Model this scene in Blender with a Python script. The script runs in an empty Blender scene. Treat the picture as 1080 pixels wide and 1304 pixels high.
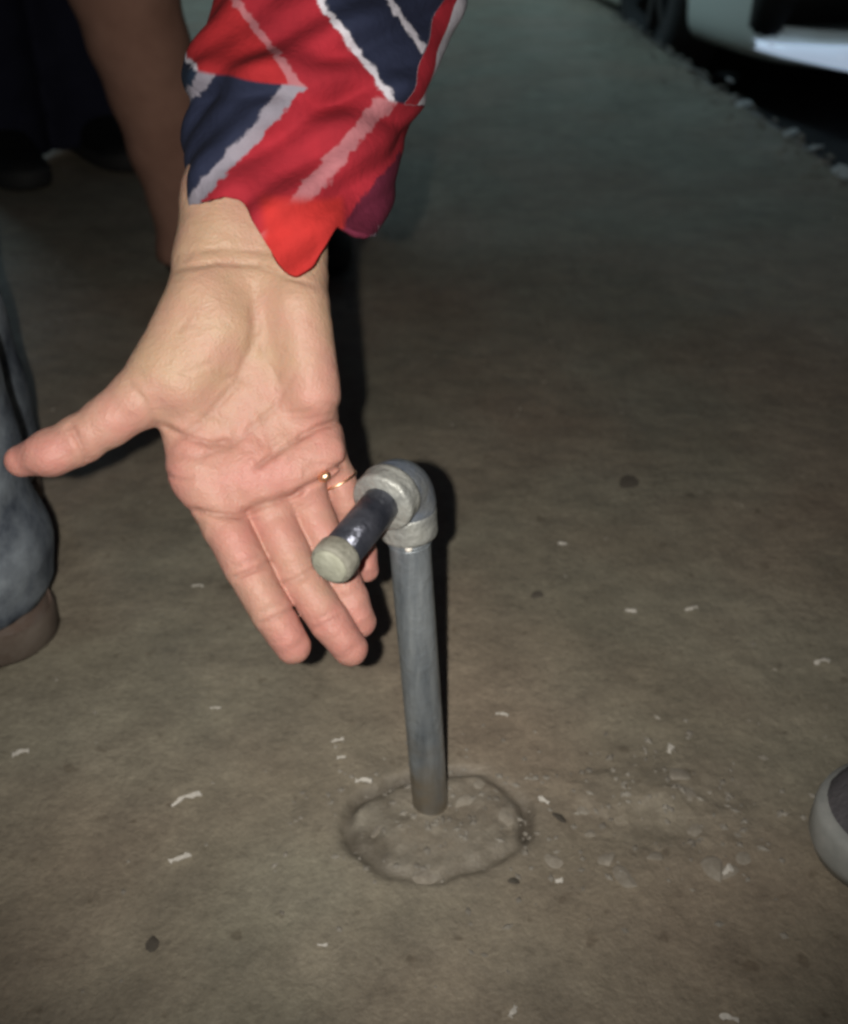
import bpy, bmesh, math, random
import numpy as np
from mathutils import Vector, Matrix

random.seed(7)
rng = np.random.default_rng(7)
S = bpy.context.scene
COL = S.collection

# ------------------------------------------------------------------ camera, sky, lights, exposure
CAM_H, PITCH, FPX, CX, CY = 0.48, math.radians(33), 1300.0, 540.0, 652.0
cam_d = bpy.data.cameras.new('camera'); cam = bpy.data.objects.new('camera', cam_d); COL.objects.link(cam)
cam.location = (0, 0, CAM_H); cam.rotation_euler = (math.radians(90) - PITCH, 0, 0)
cam_d.sensor_fit = 'VERTICAL'; cam_d.sensor_height = 24.0; cam_d.lens = 24.0 * FPX / 1304.0
cam_d.clip_start = 0.02; cam_d.clip_end = 1500
cam_d.dof.use_dof = True; cam_d.dof.focus_distance = 0.485
cam_d.dof.aperture_fstop = cam_d.lens / 4.2            # about a 4 mm aperture, soft far field
S.camera = cam

w = bpy.data.worlds.new('World'); S.world = w; w.use_nodes = True
nt = w.node_tree; bgn = nt.nodes['Background']
sky = nt.nodes.new('ShaderNodeTexSky'); sky.sky_type = 'NISHITA'; sky.sun_disc = False
SUN_TO = Vector((-0.42, 0.78, 0.42)).normalized()      # direction towards the dim street light glow
sky.sun_elevation = math.asin(SUN_TO.z); sky.sun_rotation = math.atan2(SUN_TO.x, SUN_TO.y)
nt.links.new(sky.outputs[0], bgn.inputs[0]); bgn.inputs[1].default_value = 0.0045

sd = bpy.data.lights.new('sun', 'SUN'); sd.energy = 0.05; sd.angle = math.radians(9.0); sd.color = (0.64, 0.90, 1.0)
so = bpy.data.objects.new('sun', sd); COL.objects.link(so)
so.rotation_euler = (-SUN_TO).to_track_quat('-Z', 'Y').to_euler(); so.location = (3, -3, 5)

td = bpy.data.lights.new('phone_torch', 'SPOT'); td.energy = 15.6; td.color = (1.0, 0.945, 0.865)
td.spot_size = math.radians(98); td.spot_blend = 1.0; td.shadow_soft_size = 0.0035
to = bpy.data.objects.new('phone_torch', td); COL.objects.link(to)
to.location = (-0.024, 0.0, CAM_H + 0.002)
to.rotation_euler = (math.radians(90) - PITCH + math.radians(10), 0, 0)

vs = S.view_settings
vs.view_transform = 'Standard'; vs.look = 'None'; vs.gamma = 1.0; vs.use_curve_mapping = False; vs.exposure = 0.0
S.cycles.filter_width = 3.0
S.cycles.max_bounces = 6; S.cycles.adaptive_threshold = 0.025
S.cycles.use_denoising = True

# ------------------------------------------------------------------ projecting helpers (picture measures -> metres)
cp, sp = math.cos(PITCH), math.sin(PITCH)
def C2W(a):
    a = np.asarray(a, float)
    x, u, z = a[..., 0], a[..., 1], a[..., 2]
    return np.stack([x, z * cp + u * sp, CAM_H - z * sp + u * cp], -1)
def CS(px, py, z):
    return np.array([(px - CX) / FPX * z, -(py - CY) / FPX * z, z])
def P(px, py, z):
    return C2W(CS(px, py, z))
def G(px, py, h=0.0):
    v = (py - CY) / FPX
    return P(px, py, (CAM_H - h) / (sp + v * cp))

def vnoise(x, y, seed=0):
    x = np.asarray(x, float); y = np.asarray(y, float)
    xi = np.floor(x).astype(np.int64); yi = np.floor(y).astype(np.int64); fx = x - xi; fy = y - yi
    def h(a, b):
        n = (a * 374761393 + b * 668265263 + seed * 1442695041) & 0xffffffff
        n = ((n ^ (n >> 13)) * 1274126177) & 0xffffffff
        return ((n ^ (n >> 16)) & 0xffff) / 65535.0
    fx = fx * fx * (3 - 2 * fx); fy = fy * fy * (3 - 2 * fy)
    return (h(xi, yi) * (1 - fx) + h(xi + 1, yi) * fx) * (1 - fy) + (h(xi, yi + 1) * (1 - fx) + h(xi + 1, yi + 1) * fx) * fy
def fbm(x, y, seed=0, o=4):
    s = 0; a = 0.5
    for k in range(o):
        s = s + a * (vnoise(np.asarray(x) * 2 ** k, np.asarray(y) * 2 ** k, seed + k) - .5); a *= .5
    return s
def smooth(a, b, x):
    t = np.clip((np.asarray(x, float) - a) / (b - a), 0, 1); return t * t * (3 - 2 * t)

# ------------------------------------------------------------------ materials
def mat(name, col, rough=0.6, metal=0.0, var=None, scale=20, bump=0.0, bscale=60, spec=0.5, emit=None, coat=0.0, detail=6):
    m = bpy.data.materials.new(name); m.use_nodes = True
    n = m.node_tree.nodes; l = m.node_tree.links; b = n['Principled BSDF']
    b.inputs['Roughness'].default_value = rough; b.inputs['Metallic'].default_value = metal
    b.inputs['Specular IOR Level'].default_value = spec; b.inputs['Coat Weight'].default_value = coat
    b.inputs['Base Color'].default_value = (*col, 1)
    tc = n.new('ShaderNodeTexCoord')
    if var:
        ns = n.new('ShaderNodeTexNoise'); ns.inputs['Scale'].default_value = scale; ns.inputs['Detail'].default_value = detail
        ns.inputs['Roughness'].default_value = 0.65
        l.new(tc.outputs['Object'], ns.inputs['Vector'])
        r = n.new('ShaderNodeValToRGB'); r.color_ramp.elements[0].position = .34; r.color_ramp.elements[1].position = .66
        r.color_ramp.elements[0].color = (*col, 1); r.color_ramp.elements[1].color = (*var, 1)
        l.new(ns.outputs['Fac'], r.inputs['Fac']); l.new(r.outputs['Color'], b.inputs['Base Color'])
    if bump:
        n2 = n.new('ShaderNodeTexNoise'); n2.inputs['Scale'].default_value = bscale; n2.inputs['Detail'].default_value = 8
        l.new(tc.outputs['Object'], n2.inputs['Vector'])
        bp = n.new('ShaderNodeBump'); bp.inputs['Strength'].default_value = bump; bp.inputs['Distance'].default_value = 0.004
        l.new(n2.outputs['Fac'], bp.inputs['Height']); l.new(bp.outputs['Normal'], b.inputs['Normal'])
    if emit:
        b.inputs['Emission Color'].default_value = (*emit[:3], 1); b.inputs['Emission Strength'].default_value = emit[3]
    return m

def concrete_mat():
    m = bpy.data.materials.new('dusty_concrete'); m.use_nodes = True
    n = m.node_tree.nodes; l = m.node_tree.links; b = n['Principled BSDF']
    tc = n.new('ShaderNodeTexCoord')
    def noise(sc, det=6, ro=.6, dist=0.0):
        k = n.new('ShaderNodeTexNoise'); k.inputs['Scale'].default_value = sc; k.inputs['Detail'].default_value = det
        k.inputs['Roughness'].default_value = ro; k.inputs['Distortion'].default_value = dist
        l.new(tc.outputs['Object'], k.inputs['Vector']); return k
    def ramp(src, p0, c0, p1, c1):
        r = n.new('ShaderNodeValToRGB'); r.color_ramp.elements[0].position = p0; r.color_ramp.elements[1].position = p1
        r.color_ramp.elements[0].color = (*c0, 1); r.color_ramp.elements[1].color = (*c1, 1)
        l.new(src, r.inputs['Fac']); return r.outputs['Color']
    def mix(f, a, c, mode='MIX'):
        x = n.new('ShaderNodeMix'); x.data_type = 'RGBA'; x.blend_type = mode
        if isinstance(f, float): x.inputs['Factor'].default_value = f
        else: l.new(f, x.inputs['Factor'])
        l.new(a, x.inputs['A']); l.new(c, x.inputs['B']); return x.outputs['Result']
    big = ramp(noise(5.5, 5, .6, .4).outputs['Fac'], .36, (.285, .250, .204), .64, (.352, .310, .258))
    mid = ramp(noise(26, 6, .65).outputs['Fac'], .32, (.80, .79, .78), .66, (1.12, 1.11, 1.08))
    col = mix(1.0, big, mid, 'MULTIPLY')
    fine = ramp(noise(230, 5, .7).outputs['Fac'], .30, (.80, .80, .80), .70, (1.14, 1.14, 1.14))
    col = mix(1.0, col, fine, 'MULTIPLY')
    # worn greenish and rusty stains
    tint = ramp(noise(3.1, 3, .5).outputs['Fac'], .42, (.97, 1.02, .97), .60, (1.05, .99, .93))
    col = mix(1.0, col, tint, 'MULTIPLY')
    # small dark specks
    spk = ramp(noise(75, 2, .4).outputs['Fac'], .26, (.72, .70, .68), .33, (1, 1, 1))
    col = mix(1.0, col, spk, 'MULTIPLY')
    # disturbed mortar near the pipe carries its own tone (attribute written on the mesh)
    at = n.new('ShaderNodeAttribute'); at.attribute_name = 'patch'
    mor = ramp(noise(60, 6, .7).outputs['Fac'], .35, (.17, .15, .12), .62, (.34, .32, .275))
    f = n.new('ShaderNodeMath'); f.operation = 'MULTIPLY'; f.inputs[1].default_value = .45
    l.new(at.outputs['Fac'], f.inputs[0])
    col = mix(f.outputs[0], col, mor)
    gr = n.new('ShaderNodeAttribute'); gr.attribute_name = 'groove'
    soil_shade = n.new('ShaderNodeRGB'); soil_shade.outputs[0].default_value = (.105, .088, .067, 1)  # dark colour for soil in the groove, also standing in for its shade
    col = mix(gr.outputs['Fac'], col, soil_shade.outputs[0])
    lp = n.new('ShaderNodeAttribute'); lp.attribute_name = 'lip'
    fresh = n.new('ShaderNodeRGB'); fresh.outputs[0].default_value = (.70, .68, .64, 1)
    col = mix(lp.outputs['Fac'], col, fresh.outputs[0])
    l.new(col, b.inputs['Base Color'])
    rr = ramp(noise(4.0, 4).outputs['Fac'], .38, (.38,) * 3, .62, (.60,) * 3)
    l.new(rr, b.inputs['Roughness']); b.inputs['Specular IOR Level'].default_value = .5
    hb = noise(42, 8, .62); hf = noise(420, 4, .6)
    ad = n.new('ShaderNodeMath'); ad.operation = 'MULTIPLY_ADD'; ad.inputs[1].default_value = .22
    l.new(hf.outputs['Fac'], ad.inputs[0]); l.new(hb.outputs['Fac'], ad.inputs[2])
    bp = n.new('ShaderNodeBump'); bp.inputs['Strength'].default_value = .55; bp.inputs['Distance'].default_value = .006
    l.new(ad.outputs[0], bp.inputs['Height']); l.new(bp.outputs['Normal'], b.inputs['Normal'])
    return m

def skin_mat():
    m = bpy.data.materials.new('skin'); m.use_nodes = True
    n = m.node_tree.nodes; l = m.node_tree.links; b = n['Principled BSDF']
    tc = n.new('ShaderNodeTexCoord')
    at = n.new('ShaderNodeAttribute'); at.attribute_name = 'blush'
    ns = n.new('ShaderNodeTexNoise'); ns.inputs['Scale'].default_value = 55; ns.inputs['Detail'].default_value = 5
    l.new(tc.outputs['Object'], ns.inputs['Vector'])
    ad = n.new('ShaderNodeMath'); ad.operation = 'MULTIPLY_ADD'; ad.inputs[1].default_value = 1.3; ad.inputs[2].default_value = -.65
    l.new(ns.outputs['Fac'], ad.inputs[0])
    a2 = n.new('ShaderNodeMath'); a2.operation = 'ADD'; a2.use_clamp = True
    l.new(at.outputs['Fac'], a2.inputs[0]); l.new(ad.outputs[0], a2.inputs[1])
    r = n.new('ShaderNodeValToRGB'); e = r.color_ramp.elements
    e[0].position = 0; e[0].color = (.425, .280, .188, 1); e[1].position = 1; e[1].color = (.470, .218, .182, 1)
    k = e.new(.5); k.color = (.450, .256, .195, 1)
    l.new(a2.outputs[0], r.inputs['Fac'])
    la = n.new('ShaderNodeAttribute'); la.attribute_name = 'lines'
    lf = n.new('ShaderNodeMath'); lf.operation = 'MULTIPLY'; lf.inputs[1].default_value = .30; l.new(la.outputs['Fac'], lf.inputs[0])
    lx = n.new('ShaderNodeMix'); lx.data_type = 'RGBA'; l.new(lf.outputs[0], lx.inputs['Factor']); l.new(r.outputs['Color'], lx.inputs['A']); lx.inputs['B'].default_value = (.20, .085, .060, 1)
    l.new(lx.outputs['Result'], b.inputs['Base Color'])
    b.inputs['Subsurface Weight'].default_value = .30; b.inputs['Subsurface Radius'].default_value = (1, .35, .2)
    b.inputs['Subsurface Scale'].default_value = .004
    b.inputs['Roughness'].default_value = .53; b.inputs['Specular IOR Level'].default_value = .38
    v = n.new('ShaderNodeTexVoronoi'); v.inputs['Scale'].default_value = 750; l.new(tc.outputs['Object'], v.inputs['Vector'])
    n3 = n.new('ShaderNodeTexNoise'); n3.inputs['Scale'].default_value = 240; n3.inputs['Detail'].default_value = 6
    l.new(tc.outputs['Object'], n3.inputs['Vector'])
    a3 = n.new('ShaderNodeMath'); a3.operation = 'MULTIPLY_ADD'; a3.inputs[1].default_value = .35
    l.new(v.outputs['Distance'], a3.inputs[0]); l.new(n3.outputs['Fac'], a3.inputs[2])
    bp = n.new('ShaderNodeBump'); bp.inputs['Strength'].default_value = .50; bp.inputs['Distance'].default_value = .0013
    l.new(a3.outputs[0], bp.inputs['Height']); l.new(bp.outputs['Normal'], b.inputs['Normal'])
    return m

M = {}
M['concrete'] = concrete_mat()
M['asphalt'] = mat('dark_road_dirt', (.018, .018, .019), .9, var=(.032, .031, .030), scale=9, bump=.6, bscale=90, spec=.2)
M['chunk'] = mat('broken_concrete', (.58, .56, .53), .85, var=(.78, .76, .73), scale=40, bump=.7, bscale=120)
M['lump'] = mat('mortar_lump', (.27, .238, .192), .9, var=(.38, .345, .29), scale=1.6, detail=3)
M['chip'] = mat('pale_chip', (.60, .57, .51), .45, var=(.82, .79, .73), scale=90)
M['darkchip'] = mat('dark_grit', (.08, .07, .055), .9, var=(.13, .115, .095), scale=90)
M['grit'] = mat('grit', (.20, .18, .15), .85, var=(.36, .335, .29), scale=30, detail=2)
M['galv'] = mat('galvanised_steel', (.135, .160, .185), .38, .45, var=(.35, .385, .41), scale=38, bump=.35, bscale=160)
def dust_foot(m, z0, z1, col):
    n = m.node_tree.nodes; l = m.node_tree.links; b = n['Principled BSDF']
    src = b.inputs['Base Color'].links[0].from_socket
    ge = n.new('ShaderNodeNewGeometry'); sx = n.new('ShaderNodeSeparateXYZ'); l.new(ge.outputs['Position'], sx.inputs[0])
    ns = n.new('ShaderNodeTexNoise'); ns.inputs['Scale'].default_value = 60; ns.inputs['Detail'].default_value = 5; l.new(ge.outputs['Position'], ns.inputs['Vector'])
    ad = n.new('ShaderNodeMath'); ad.operation = 'MULTIPLY_ADD'; ad.inputs[1].default_value = .09; l.new(ns.outputs['Fac'], ad.inputs[0]); l.new(sx.outputs['Z'], ad.inputs[2])
    mr = n.new('ShaderNodeMapRange'); mr.inputs['From Min'].default_value = z1 + .045; mr.inputs['From Max'].default_value = z0 + .045; l.new(ad.outputs[0], mr.inputs['Value'])
    mx = n.new('ShaderNodeMix'); mx.data_type = 'RGBA'; l.new(mr.outputs[0], mx.inputs['Factor']); l.new(src, mx.inputs['A']); mx.inputs['B'].default_value = (*col, 1)
    l.new(mx.outputs['Result'], b.inputs['Base Color'])
dust_foot(M['galv'], .004, .055, (.235, .205, .160))
def streak(m, sc):
    n = m.node_tree.nodes
    for k in n:
        if k.type == 'TEX_NOISE':
            l = m.node_tree.links; src = k.inputs['Vector'].links[0].from_socket
            mp = n.new('ShaderNodeMapping'); mp.inputs['Scale'].default_value = sc; l.new(src, mp.inputs['Vector']); l.new(mp.outputs[0], k.inputs['Vector']); break
streak(M['galv'], (2.2, 2.2, .28))  # base colour noise drawn out lengthwise, painting streaky highlights on the steel
M['fitting'] = mat('weathered_fitting', (.25, .26, .255), .48, .35, var=(.42, .43, .40), scale=60, bump=.45, bscale=220)
M['fitblue'] = mat('bare_fitting_side', (.17, .215, .30), .38, .45, var=(.33, .345, .345), scale=45, bump=.3, bscale=200)
M['nipple'] = mat('dark_nipple', (.045, .05, .068), .28, .65, var=(.10, .105, .13), scale=60, bump=.3, bscale=180)
M['cap'] = mat('dusty_cap', (.18, .178, .145), .72, .1, var=(.26, .255, .215), scale=70, bump=.4, bscale=250)
M['plug'] = mat('pale_plug', (.27, .275, .215), .8, var=(.345, .35, .285), scale=110, bump=.3, bscale=260)
M['skin'] = skin_mat()
M['nail'] = mat('nail', (.60, .38, .33), .25)
M['gold'] = mat('gold', (.98, .62, .40), .38, 1.0)
M['brown'] = mat('brown_cloth', (.25, .135, .10), .9, var=(.32, .18, .135), scale=14, bump=.5, bscale=30, spec=.15)
M['navy'] = mat('navy_cloth', (.014, .015, .028), .9, var=(.022, .023, .040), scale=14, bump=.5, bscale=30, spec=.1)
M['jeans'] = mat('faded_denim', (.050, .062, .085), .9, var=(.24, .275, .31), scale=22, bump=.5, bscale=60, spec=.15)
M['greycloth'] = mat('grey_cloth', (.08, .08, .09), .9, var=(.11, .11, .12), scale=20, bump=.5, bscale=60, spec=.15)
M['black'] = mat('black_leather', (.010, .010, .010), .6, spec=.3)
M['greyshoe'] = mat('grey_canvas', (.085, .082, .092), .75, var=(.125, .12, .13), scale=60, bump=.4, bscale=300)
M['rubber'] = mat('pale_rubber', (.30, .315, .305), .6, var=(.40, .41, .395), scale=60)
M['brownshoe'] = mat('worn_brown_leather', (.11, .060, .040), .8, var=(.17, .145, .13), scale=30)
M['rustsole'] = mat('muddy_sole', (.07, .045, .032), .9, var=(.14, .115, .095), scale=25)
M['darkrubber'] = mat('dark_rubber', (.02, .02, .02), .8)
M['hair'] = mat('black_hair', (.010, .008, .007), .5, bump=.8, bscale=250)
M['eye'] = mat('eye', (.7, .68, .65), .2)
M['paint'] = mat('pale_car_paint', (.74, .79, .72), .35, coat=.5)
M['glass'] = mat('dark_car_glass', (.008, .009, .010), .08)
M['plastic'] = mat('black_plastic', (.010, .010, .011), .55)
M['rim'] = mat('dark_steel', (.035, .036, .038), .55, .4)
M['lamp'] = mat('white_strip', (.7, .75, .85), .2, emit=(.62, .78, 1.0, .50))  # bluish white with even emission, used on the bumper strips
M['lens'] = mat('headlight_lens', (.35, .37, .40), .1, .3)

# ------------------------------------------------------------------ object helpers
def link(name, me, m=None, parent=None, smooth_=True):
    o = bpy.data.objects.new(name, me); COL.objects.link(o)
    if m is not None and len(me.materials) == 0: me.materials.append(m)
    if smooth_: me.polygons.foreach_set('use_smooth', [True] * len(me.polygons))
    if parent: o.parent = parent
    return o
def mesh(name, v, f, m=None, parent=None, smooth_=True):
    me = bpy.data.meshes.new(name); me.from_pydata([tuple(map(float, p)) for p in v], [], [tuple(map(int, q)) for q in f]); me.update()
    return link(name, me, m, parent, smooth_)
def tag(o, label=None, cat=None, group=None, kind=None):
    if label: o['label'] = label
    if cat: o['category'] = cat
    if group: o['group'] = group
    if kind: o['kind'] = kind
    return o
def empty(name, loc=(0, 0, 0)):
    o = bpy.data.objects.new(name, None); COL.objects.link(o); o.location = loc; o.empty_display_size = .05; return o
def reparent(o, parent):
    """keep world-space vertices while hanging a mesh under an Empty that is not at the origin"""
    o.parent = parent; o.matrix_parent_inverse = Matrix.Translation(-Vector(parent.location)) if parent.type == 'EMPTY' else Matrix()
    return o

def frame_of(d):
    d = d / np.linalg.norm(d)
    a = np.array([0, 0, 1.]) if abs(d[2]) < .9 else np.array([1., 0, 0])
    u = np.cross(a, d); u /= np.linalg.norm(u); v = np.cross(d, u); return u, v
def sweep(path, radii, n=40, cap=True, rough=0.0):
    """tube along a list of points with one radius per point"""
    path = np.asarray(path, float); V = []; F = []
    T = np.gradient(path, axis=0); u, v = frame_of(T[0])
    for i, (p, t, r) in enumerate(zip(path, T, radii)):
        t = t / np.linalg.norm(t); u = u - t * np.dot(u, t); u /= np.linalg.norm(u); v = np.cross(t, u)
        a = np.linspace(0, 2 * np.pi, n, endpoint=False)
        rr = r * (1 + rough * fbm(np.cos(a) * 2 + i * .35, np.sin(a) * 2 + 9, 3))
        V.append(p + rr[:, None] * (np.cos(a)[:, None] * u + np.sin(a)[:, None] * v))
    V = np.concatenate(V); k = len(path)
    for i in range(k - 1):
        for j in range(n):
            F.append((i * n + j, i * n + (j + 1) % n, (i + 1) * n + (j + 1) % n, (i + 1) * n + j))
    if cap:
        F.append(tuple(range(n))[::-1]); F.append(tuple(range((k - 1) * n, k * n)))
    return V, F

# ------------------------------------------------------------------ signed distance fields -> surface nets
class Field:
    def __init__(s, lo, hi, h):
        s.lo = np.asarray(lo, float); s.h = h
        s.n = np.ceil((np.asarray(hi, float) - s.lo) / h).astype(int) + 1
        s.ax = [s.lo[i] + h * np.arange(s.n[i]) for i in range(3)]
        s.D = np.full(s.n, 0.05, np.float32)
    def box(s, lo, hi):
        i0 = np.clip(np.floor((np.asarray(lo) - s.lo) / s.h).astype(int), 0, s.n - 1)
        i1 = np.clip(np.ceil((np.asarray(hi) - s.lo) / s.h).astype(int) + 1, 1, s.n)
        return i0, i1
    def grid(s, i0, i1):
        return (s.ax[0][i0[0]:i1[0], None, None], s.ax[1][None, i0[1]:i1[1], None], s.ax[2][None, None, i0[2]:i1[2]])
    def union(s, lo, hi, fn, k):
        i0, i1 = s.box(np.asarray(lo) - k - 3 * s.h, np.asarray(hi) + k + 3 * s.h)
        if (i1 <= i0).any(): return
        X, Y, Z = s.grid(i0, i1); d = fn(X, Y, Z).astype(np.float32)
        sl = tuple(slice(a, b) for a, b in zip(i0, i1)); c = s.D[sl]
        if k > 0:
            hh = np.clip(.5 + .5 * (c - d) / k, 0, 1); s.D[sl] = c * (1 - hh) + d * hh - k * hh * (1 - hh)
        else: s.D[sl] = np.minimum(c, d)
    def cone(s, a, b, ra, rb, k=0.0, sq=None):
        a = np.asarray(a, float); b = np.asarray(b, float); ab = b - a; L2 = max(float(ab @ ab), 1e-12); R = max(ra, rb)
        def fn(X, Y, Z):
            t = np.clip(((X - a[0]) * ab[0] + (Y - a[1]) * ab[1] + (Z - a[2]) * ab[2]) / L2, 0, 1)
            return np.sqrt((X - a[0] - t * ab[0]) ** 2 + (Y - a[1] - t * ab[1]) ** 2 + (Z - a[2] - t * ab[2]) ** 2) - (ra + (rb - ra) * t)
        s.union(np.minimum(a, b) - R, np.maximum(a, b) + R, fn, k)
    def ell(s, c, r, k=0.0):
        c = np.asarray(c, float); r = np.asarray(r, float)
        def fn(X, Y, Z):
            q = np.sqrt(((X - c[0]) / r[0]) ** 2 + ((Y - c[1]) / r[1]) ** 2 + ((Z - c[2]) / r[2]) ** 2)
            return (q - 1) * r.min()
        s.union(c - r, c + r, fn, k)
    def mesh(s):
        D = s.D; n = s.n; I = D < 0
        cs = np.zeros(n - 1, np.uint8)
        for dx in (0, 1):
            for dy in (0, 1):
                for dz in (0, 1):
                    cs += I[dx:n[0] - 1 + dx, dy:n[1] - 1 + dy, dz:n[2] - 1 + dz]
        cells = np.argwhere((cs > 0) & (cs < 8)); idx = np.full(n - 1, -1, np.int64); idx[tuple(cells.T)] = np.arange(len(cells))
        acc = np.zeros((len(cells), 3)); cnt = np.zeros(len(cells))
        cor = [(x, y, z) for x in (0, 1) for y in (0, 1) for z in (0, 1)]
        for p in cor:
            for axi in range(3):
                if p[axi]: continue
                q = list(p); q[axi] = 1
                d0 = D[cells[:, 0] + p[0], cells[:, 1] + p[1], cells[:, 2] + p[2]].astype(float)
                d1 = D[cells[:, 0] + q[0], cells[:, 1] + q[1], cells[:, 2] + q[2]].astype(float)
                mk = (d0 < 0) != (d1 < 0); t = np.where(mk, d0 / np.where(mk, d0 - d1, 1), 0)
                pt = np.array(p, float)[None, :] + t[:, None] * (np.array(q) - np.array(p))[None, :]
                acc += pt * mk[:, None]; cnt += mk
        V = s.lo + (cells + acc / np.maximum(cnt, 1)[:, None]) * s.h
        F = []
        for axi in range(3):
            b, c = (axi + 1) % 3, (axi + 2) % 3
            sl0 = [slice(None)] * 3; sl1 = [slice(None)] * 3; sl0[axi] = slice(0, -1); sl1[axi] = slice(1, None)
            A = I[tuple(sl0)]; B = I[tuple(sl1)]; e = np.argwhere(A != B)
            e = e[(e[:, b] > 0) & (e[:, c] > 0) & (e[:, b] < n[b] - 1) & (e[:, c] < n[c] - 1)]
            fl = A[tuple(e.T)]
            def ci(db, dc):
                k = e.copy(); k[:, b] += db; k[:, c] += dc; return idx[tuple(k.T)]
            q = np.stack([ci(-1, -1), ci(0, -1), ci(0, 0), ci(-1, 0)], 1)
            q[~fl] = q[~fl][:, ::-1]; F.append(q)
        return V, np.concatenate(F)

# ================================================================== SETTING
def ground():
    R = 600.0
    o = mesh('ground', [(-R, -R, -.15), (R, -R, -.15), (R, R, -.15), (-R, R, -.15)], [(0, 1, 2, 3)], M['asphalt'], None, False)
    tag(o, kind='structure')
ground()

PATCH = G(556, 1046)
EDGE0 = G(1080, 214); EDGE1 = G(765, 0)
SL = (EDGE1[0] - EDGE0[0]) / (EDGE1[1] - EDGE0[1])
def edge_x(y):
    yy = np.clip(y, -6, 9)
    return EDGE0[0] + SL * (yy - EDGE0[1]) + .045 * fbm(yy * 3.3, yy * 0 + 1.5, 5) + .028 * fbm(yy * 17, yy * 0 + 4.5, 8)
def slab_height(x, y):
    r = np.hypot((x - PATCH[0]) / 1.10, (y - PATCH[1]) / .86)
    th = np.arctan2(y - PATCH[1], x - PATCH[0])
    rad = .0465 * (1 + .06 * np.sin(th * 2 + .6) + .24 * fbm(np.cos(th) * 2.6 + 5, np.sin(th) * 2.0 + 5, 31))
    near = np.exp(-(r / .09) ** 2)
    h = .004 * fbm(x * 3, y * 3, 11) + .0030 * fbm(x * 22, y * 22, 21) * (1 - .4 * near) + .0011 * fbm(x * 95, y * 95, 22, 3)
    amp = .45 + .55 * smooth(.36, .60, vnoise(np.cos(th) * 1.6 + 3, np.sin(th) * 1.6 + 3, 17))
    h -= .0075 * amp * np.exp(-((r - rad) / .0036) ** 2)
    inside = smooth(.006, -.008, r - rad)
    h += inside * (.0002 + .0045 * fbm(x * 26, y * 26, 41) + .0050 * fbm(x * 80, y * 80, 45, 3))
    # broken lumps spilled to the right of the pipe
    sp_ = np.exp(-(((x - PATCH[0] - .135) / .075) ** 2 + ((y - PATCH[1] - .012) / .040) ** 2))
    h += sp_ * (.010 * fbm(x * 40, y * 40, 61) + .006 * np.abs(fbm(x * 75, y * 75, 63, 3)))
    global GROOVE
    GROOVE = np.clip(.85 * amp * np.exp(-((r - rad) / .0042) ** 2) + inside * .45 * smooth(.06, .16, -fbm(x * 26, y * 26, 41)), 0, .9)  # mask darkening the groove and low spots, soil and painted shade together
    return h, np.clip(inside * .9 + np.exp(-((r - rad) / .012) ** 2) * .55 + sp_ * .45, 0, 1)
def pavement():
    def axis(lo, f0, f1, hi, fine, grow):
        c = list(np.arange(f0, f1 + fine / 2, fine)); st = fine
        a = f0; L = []
        while a > lo: st = min(st * grow, 1.2); a -= st; L.append(a)
        st = fine; a = c[-1]; Rr = []
        while a < hi: st = min(st * grow, 1.2); a += st; Rr.append(min(a, hi))
        if hi < 2: Rr = [q for q in Rr if q < hi - .05] + [hi - .04, hi - .028, hi - .018, hi - .010, hi - .005, hi]
        return np.array(L[::-1] + c + Rr)
    xs = axis(-16, -.11, .24, .80, .0024, 1.035); ys = axis(-5, .34, .52, 24, .0024, 1.030)
    X, Y = np.meshgrid(xs, ys, indexing='ij')
    H, K = slab_height(X, Y); GV = GROOVE.ravel()
    wgt = smooth(.42, .80, X); X2 = X + wgt * (edge_x(Y) - .80)
    dE = edge_x(Y) - X2
    H = H - .012 * np.exp(-(dE / .020) ** 2) + .010 * fbm(X2 * 30, Y * 30, 71) * np.exp(-(dE / .06) ** 2)
    n0, n1 = X.shape
    V = np.stack([X2, Y, H], -1).reshape(-1, 3); F = []
    I = np.arange(n0 * n1).reshape(n0, n1)
    q = np.stack([I[:-1, :-1], I[1:, :-1], I[1:, 1:], I[:-1, 1:]], -1).reshape(-1, 4)
    rim = I[-1]; base = len(V)
    low = V[rim].copy(); low[:, 2] = -.17; low[:, 0] -= .012 + .02 * vnoise(ys * 12, ys * 0, 3)
    V = np.concatenate([V, low])
    F = [tuple(a) for a in q] + [(rim[j], base + j, base + j + 1, rim[j + 1]) for j in range(n1 - 1)]
    o = mesh('pavement', V, F, M['concrete'])
    at = o.data.attributes.new('patch', 'FLOAT', 'POINT'); at.data.foreach_set('value', np.concatenate([K.ravel(), np.zeros(n1)]).astype(np.float32))
    at = o.data.attributes.new('groove', 'FLOAT', 'POINT'); at.data.foreach_set('value', np.concatenate([GV, np.zeros(n1)]).astype(np.float32))
    LP = np.exp(-(np.maximum(dE - .002, 0) / .011) ** 2) * smooth(.28, .50, vnoise(Y * 9, Y * 0 + 2, 77) * .6 + vnoise(Y * 31, X2 * 40, 78) * .4)
    at = o.data.attributes.new('lip', 'FLOAT', 'POINT'); at.data.foreach_set('value', np.concatenate([LP.ravel(), LP[-1] * .6]).astype(np.float32))
    tag(o, kind='structure'); return o
PAV = pavement()

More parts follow.
